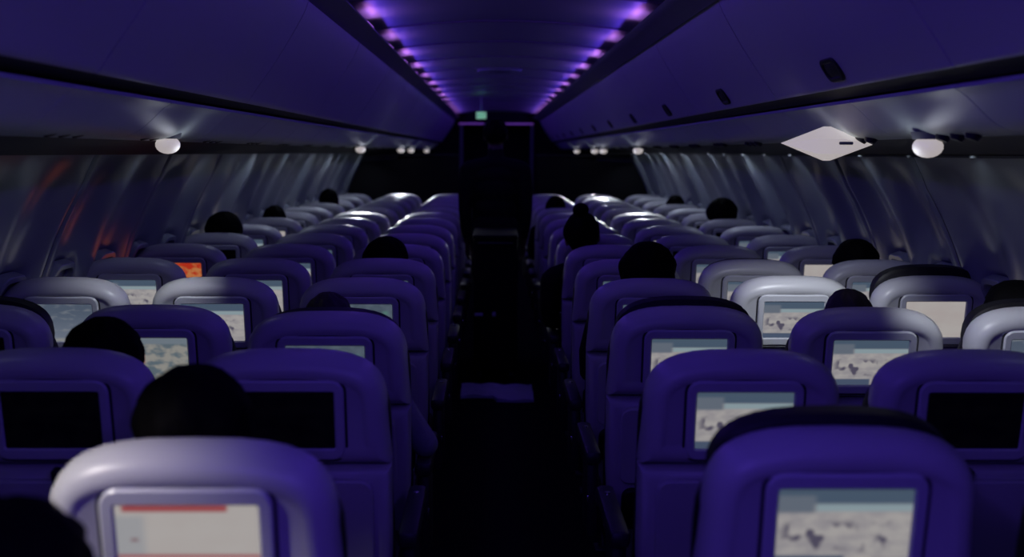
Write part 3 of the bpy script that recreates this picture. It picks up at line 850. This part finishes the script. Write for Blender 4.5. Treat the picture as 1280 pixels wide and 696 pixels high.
def passenger(side, col, row, style, hn, label, dx=0.0, top=1.22, body=None, lean=0.0, turn=0.0, dy=0.0):
    x, y = seat_pos(side, col, row)
    r = link('person', body or (B_A if (row + len(side)) % 2 else B_B), None)
    tag(r, label, 'person', 'seated passengers')
    sc = min(1.1, max(0.84, (top - 0.48) / (0.797 if style == 'bun' else 0.757)))
    r.scale = (sc, sc, sc)
    # scale about the hips so the sitter stays on the cushion
    hip = Vector((0, 0.40, 0.48))
    r.rotation_euler = (0, lean, turn)
    off_ = hip - (r.rotation_euler.to_matrix() @ (hip * sc))
    r.location = Vector((x + dx, y + dy, 0)) + off_
    h = link('hair', HAIR[(style, hn)], None, r)
    return r
def rowname(row): return ORD[NROW - row]
PEOPLE = [
    ('port', 'aisle', 0, 'full', 'hair', 'black-haired passenger sitting behind the bright white-topped port aisle seat', -0.07, 1.172, None, -0.03),
    ('port', 'aisle', 1, 'full', 'hair', 'passenger with bushy black hair in white-topped seat with red-bar screen', -0.03, 1.205, None, -0.02),
    ('port', 'middle', 2, 'long', 'hair', 'long black-haired passenger leaning toward the map screen', 0.02, 1.165, None, 0.05),
    ('port', 'aisle', 3, 'short', 'brown', 'brown-haired passenger resting a grey-sleeved elbow on the aisle armrest', -0.01, 1.155, B_C, -0.02),
    ('port', 'aisle', 5, 'full', 'hair', 'black-haired passenger, port aisle seat, eleventh row behind black divider', 0, 1.2, None, 0),
    ('port', 'window', 7, 'full', 'hair', 'dark-haired passenger, port window seat, ninth row behind black divider', 0, 1.23, None, 0),
    ('port', 'window', 9, 'short', 'hair', 'dark-haired passenger, port window seat, seventh row behind black divider', 0.0, 1.20, None, 0),
    ('port', 'window', 12, 'short', 'hair', 'dark-haired passenger, port window seat, fourth row behind black divider', 0.06, 1.25, None, 0),
    ('starboard', 'aisle', 4, 'long', 'hair', 'long black-haired passenger, starboard aisle, twelfth row behind black divider', -0.015, 1.24, None, 0.03),
    ('starboard', 'aisle', 6, 'bun', 'hair', 'passenger with black hair tied in a topknot bun', -0.05, 1.33, None, -0.12),
    ('starboard', 'window', 9, 'full', 'hair', 'dark-haired passenger, starboard window seat, seventh row behind black divider', -0.03, 1.262, None, 0),
    ('starboard', 'window', 5, 'full', 'hair', 'bushy black-haired passenger, starboard window, eleventh row behind black divider', -0.03, 1.195, None, 0),
    ('starboard', 'middle', 3, 'short', 'brown', 'brown-haired passenger, starboard middle seat, thirteenth row behind black divider', 0, 1.155, None, 0),
    ('starboard', 'window', 3, 'full', 'hair', 'black-haired passenger, starboard window seat, thirteenth row behind black divider', 0, 1.178, None, 0),
    ('starboard', 'aisle', 11, 'short', 'hair', 'dark-haired passenger, starboard aisle seat, fifth row behind black divider', -0.06, 1.22, None, 0),
    ('starboard', 'window', 12, 'short', 'hair', 'dark-haired passenger, starboard window seat, fourth row behind black divider', 0.0, 1.20, None, 0),
]
for side, col, row, st, hn, lab, dx, top, body, lean in PEOPLE:
    passenger(side, col, row, st, hn, lab, dx, top, body, lean)

B_S = standing('standing_body')
paint(B_S, [M['shirt'], M['pants'], M['shoe'], M['skin2'], M['eye']], (0, 0.005, 1.675), [(s * 0.20, 0.09, 0.79) for s in (-1, 1)],
      lambda c: 1.575, 0.085, lambda c: c.z < 0.98 and abs(c.x) < 0.19)
ps = link('person', B_S, None, None, (0.015, 9.25, 0))
tag(ps, 'person in dark clothes standing in the aisle beyond the service cart', 'person')
ps.scale = (1.08, 1.0, 1.02)
hs = hair_mesh('hair_standing', (0, 0.005, 1.675), 'short', M['hair']); link('hair', hs, None, ps)

# ------------------------------------------------------------------ service cart in the aisle
ct = empty('service_cart', (0.015, 8.15, 0), 'dark narrow service cart standing in the aisle', 'cart')
link('body', MB().box((0, 0.40, 0.54), (0.30, 0.80, 0.90), 0.012).mesh('cart_body'), M['cart'], ct)
link('top', MB().box((0, 0.40, 1.005), (0.315, 0.82, 0.03), 0.01).mesh('cart_top'), M['cart'], ct)
dr = link('door', MB().box((0, -0.004, 0.55), (0.27, 0.014, 0.82), 0.005).mesh('cart_door'), M['cart'], ct)
link('latch', MB().box((-0.01, -0.018, 0.48), (0.026, 0.018, 0.030), 0.005).mesh('cart_latch'), M['label'], dr)
link('name_plate', MB().box((-0.115, -0.013, 0.478), (0.058, 0.004, 0.022), 0.001).mesh('cart_plate'), M['label'], dr)
link('handle', MB().limb([((-0.11, -0.03, 0.965), 0.010), ((0.11, -0.03, 0.965), 0.010)]).cone((-0.11, -0.03, 0.965), (-0.11, 0.01, 0.965), 0.008, 0.008).cone((0.11, -0.03, 0.965), (0.11, 0.01, 0.965), 0.008, 0.008).mesh('cart_handle'), M['legm'], ct)
wm = MB().cone((-0.012, 0, 0.045), (0.012, 0, 0.045), 0.045, 0.045, 20).box((0, 0, 0.075), (0.034, 0.03, 0.05), 0.005).mesh('cart_wheel'); wm.materials.append(M['legm'])
for wx in (-0.11, 0.11):
    for wy in (0.08, 0.72): link('wheel', wm, None, ct, (wx, wy, 0))
# ---- pale cloth dropped on the aisle carpet
mb = MB(); nx, ny = 18, 10; vs = []
for j in range(ny + 1):
    for i in range(nx + 1):
        u, v_ = i / nx, j / ny
        vs.append((-0.21 + 0.47 * u, 7.62 + 0.36 * v_ - 0.10 * (1 - v_) * (1 if u > 0.45 else 0) + 0.02 * sin(6 * u),
                   0.012 + 0.012 * abs(sin(9 * u + 4 * v_)) + 0.01 * sin(5 * v_) ** 2))
n = nx + 1
fs = [(j * n + i, j * n + i + 1, (j + 1) * n + i + 1, (j + 1) * n + i) for j in range(ny) for i in range(nx)]
bot = [(p[0], p[1], 0.0) for p in vs]
mb.add(vs + bot, fs + [tuple(k + len(vs) for k in q[::-1]) for q in fs])
o_ = len(vs)
per = [i for i in range(nx)] + [j * n + nx for j in range(ny)] + [ny * n + nx - i for i in range(nx)] + [(ny - j) * n for j in range(ny)]
for a, b in zip(per, per[1:] + per[:1]): mb.f.append((a, b, o_ + b, o_ + a))
tag(link('blanket', mb.mesh('blanket'), M['blanket']), 'pale crumpled blanket lying on the aisle carpet', 'blanket')
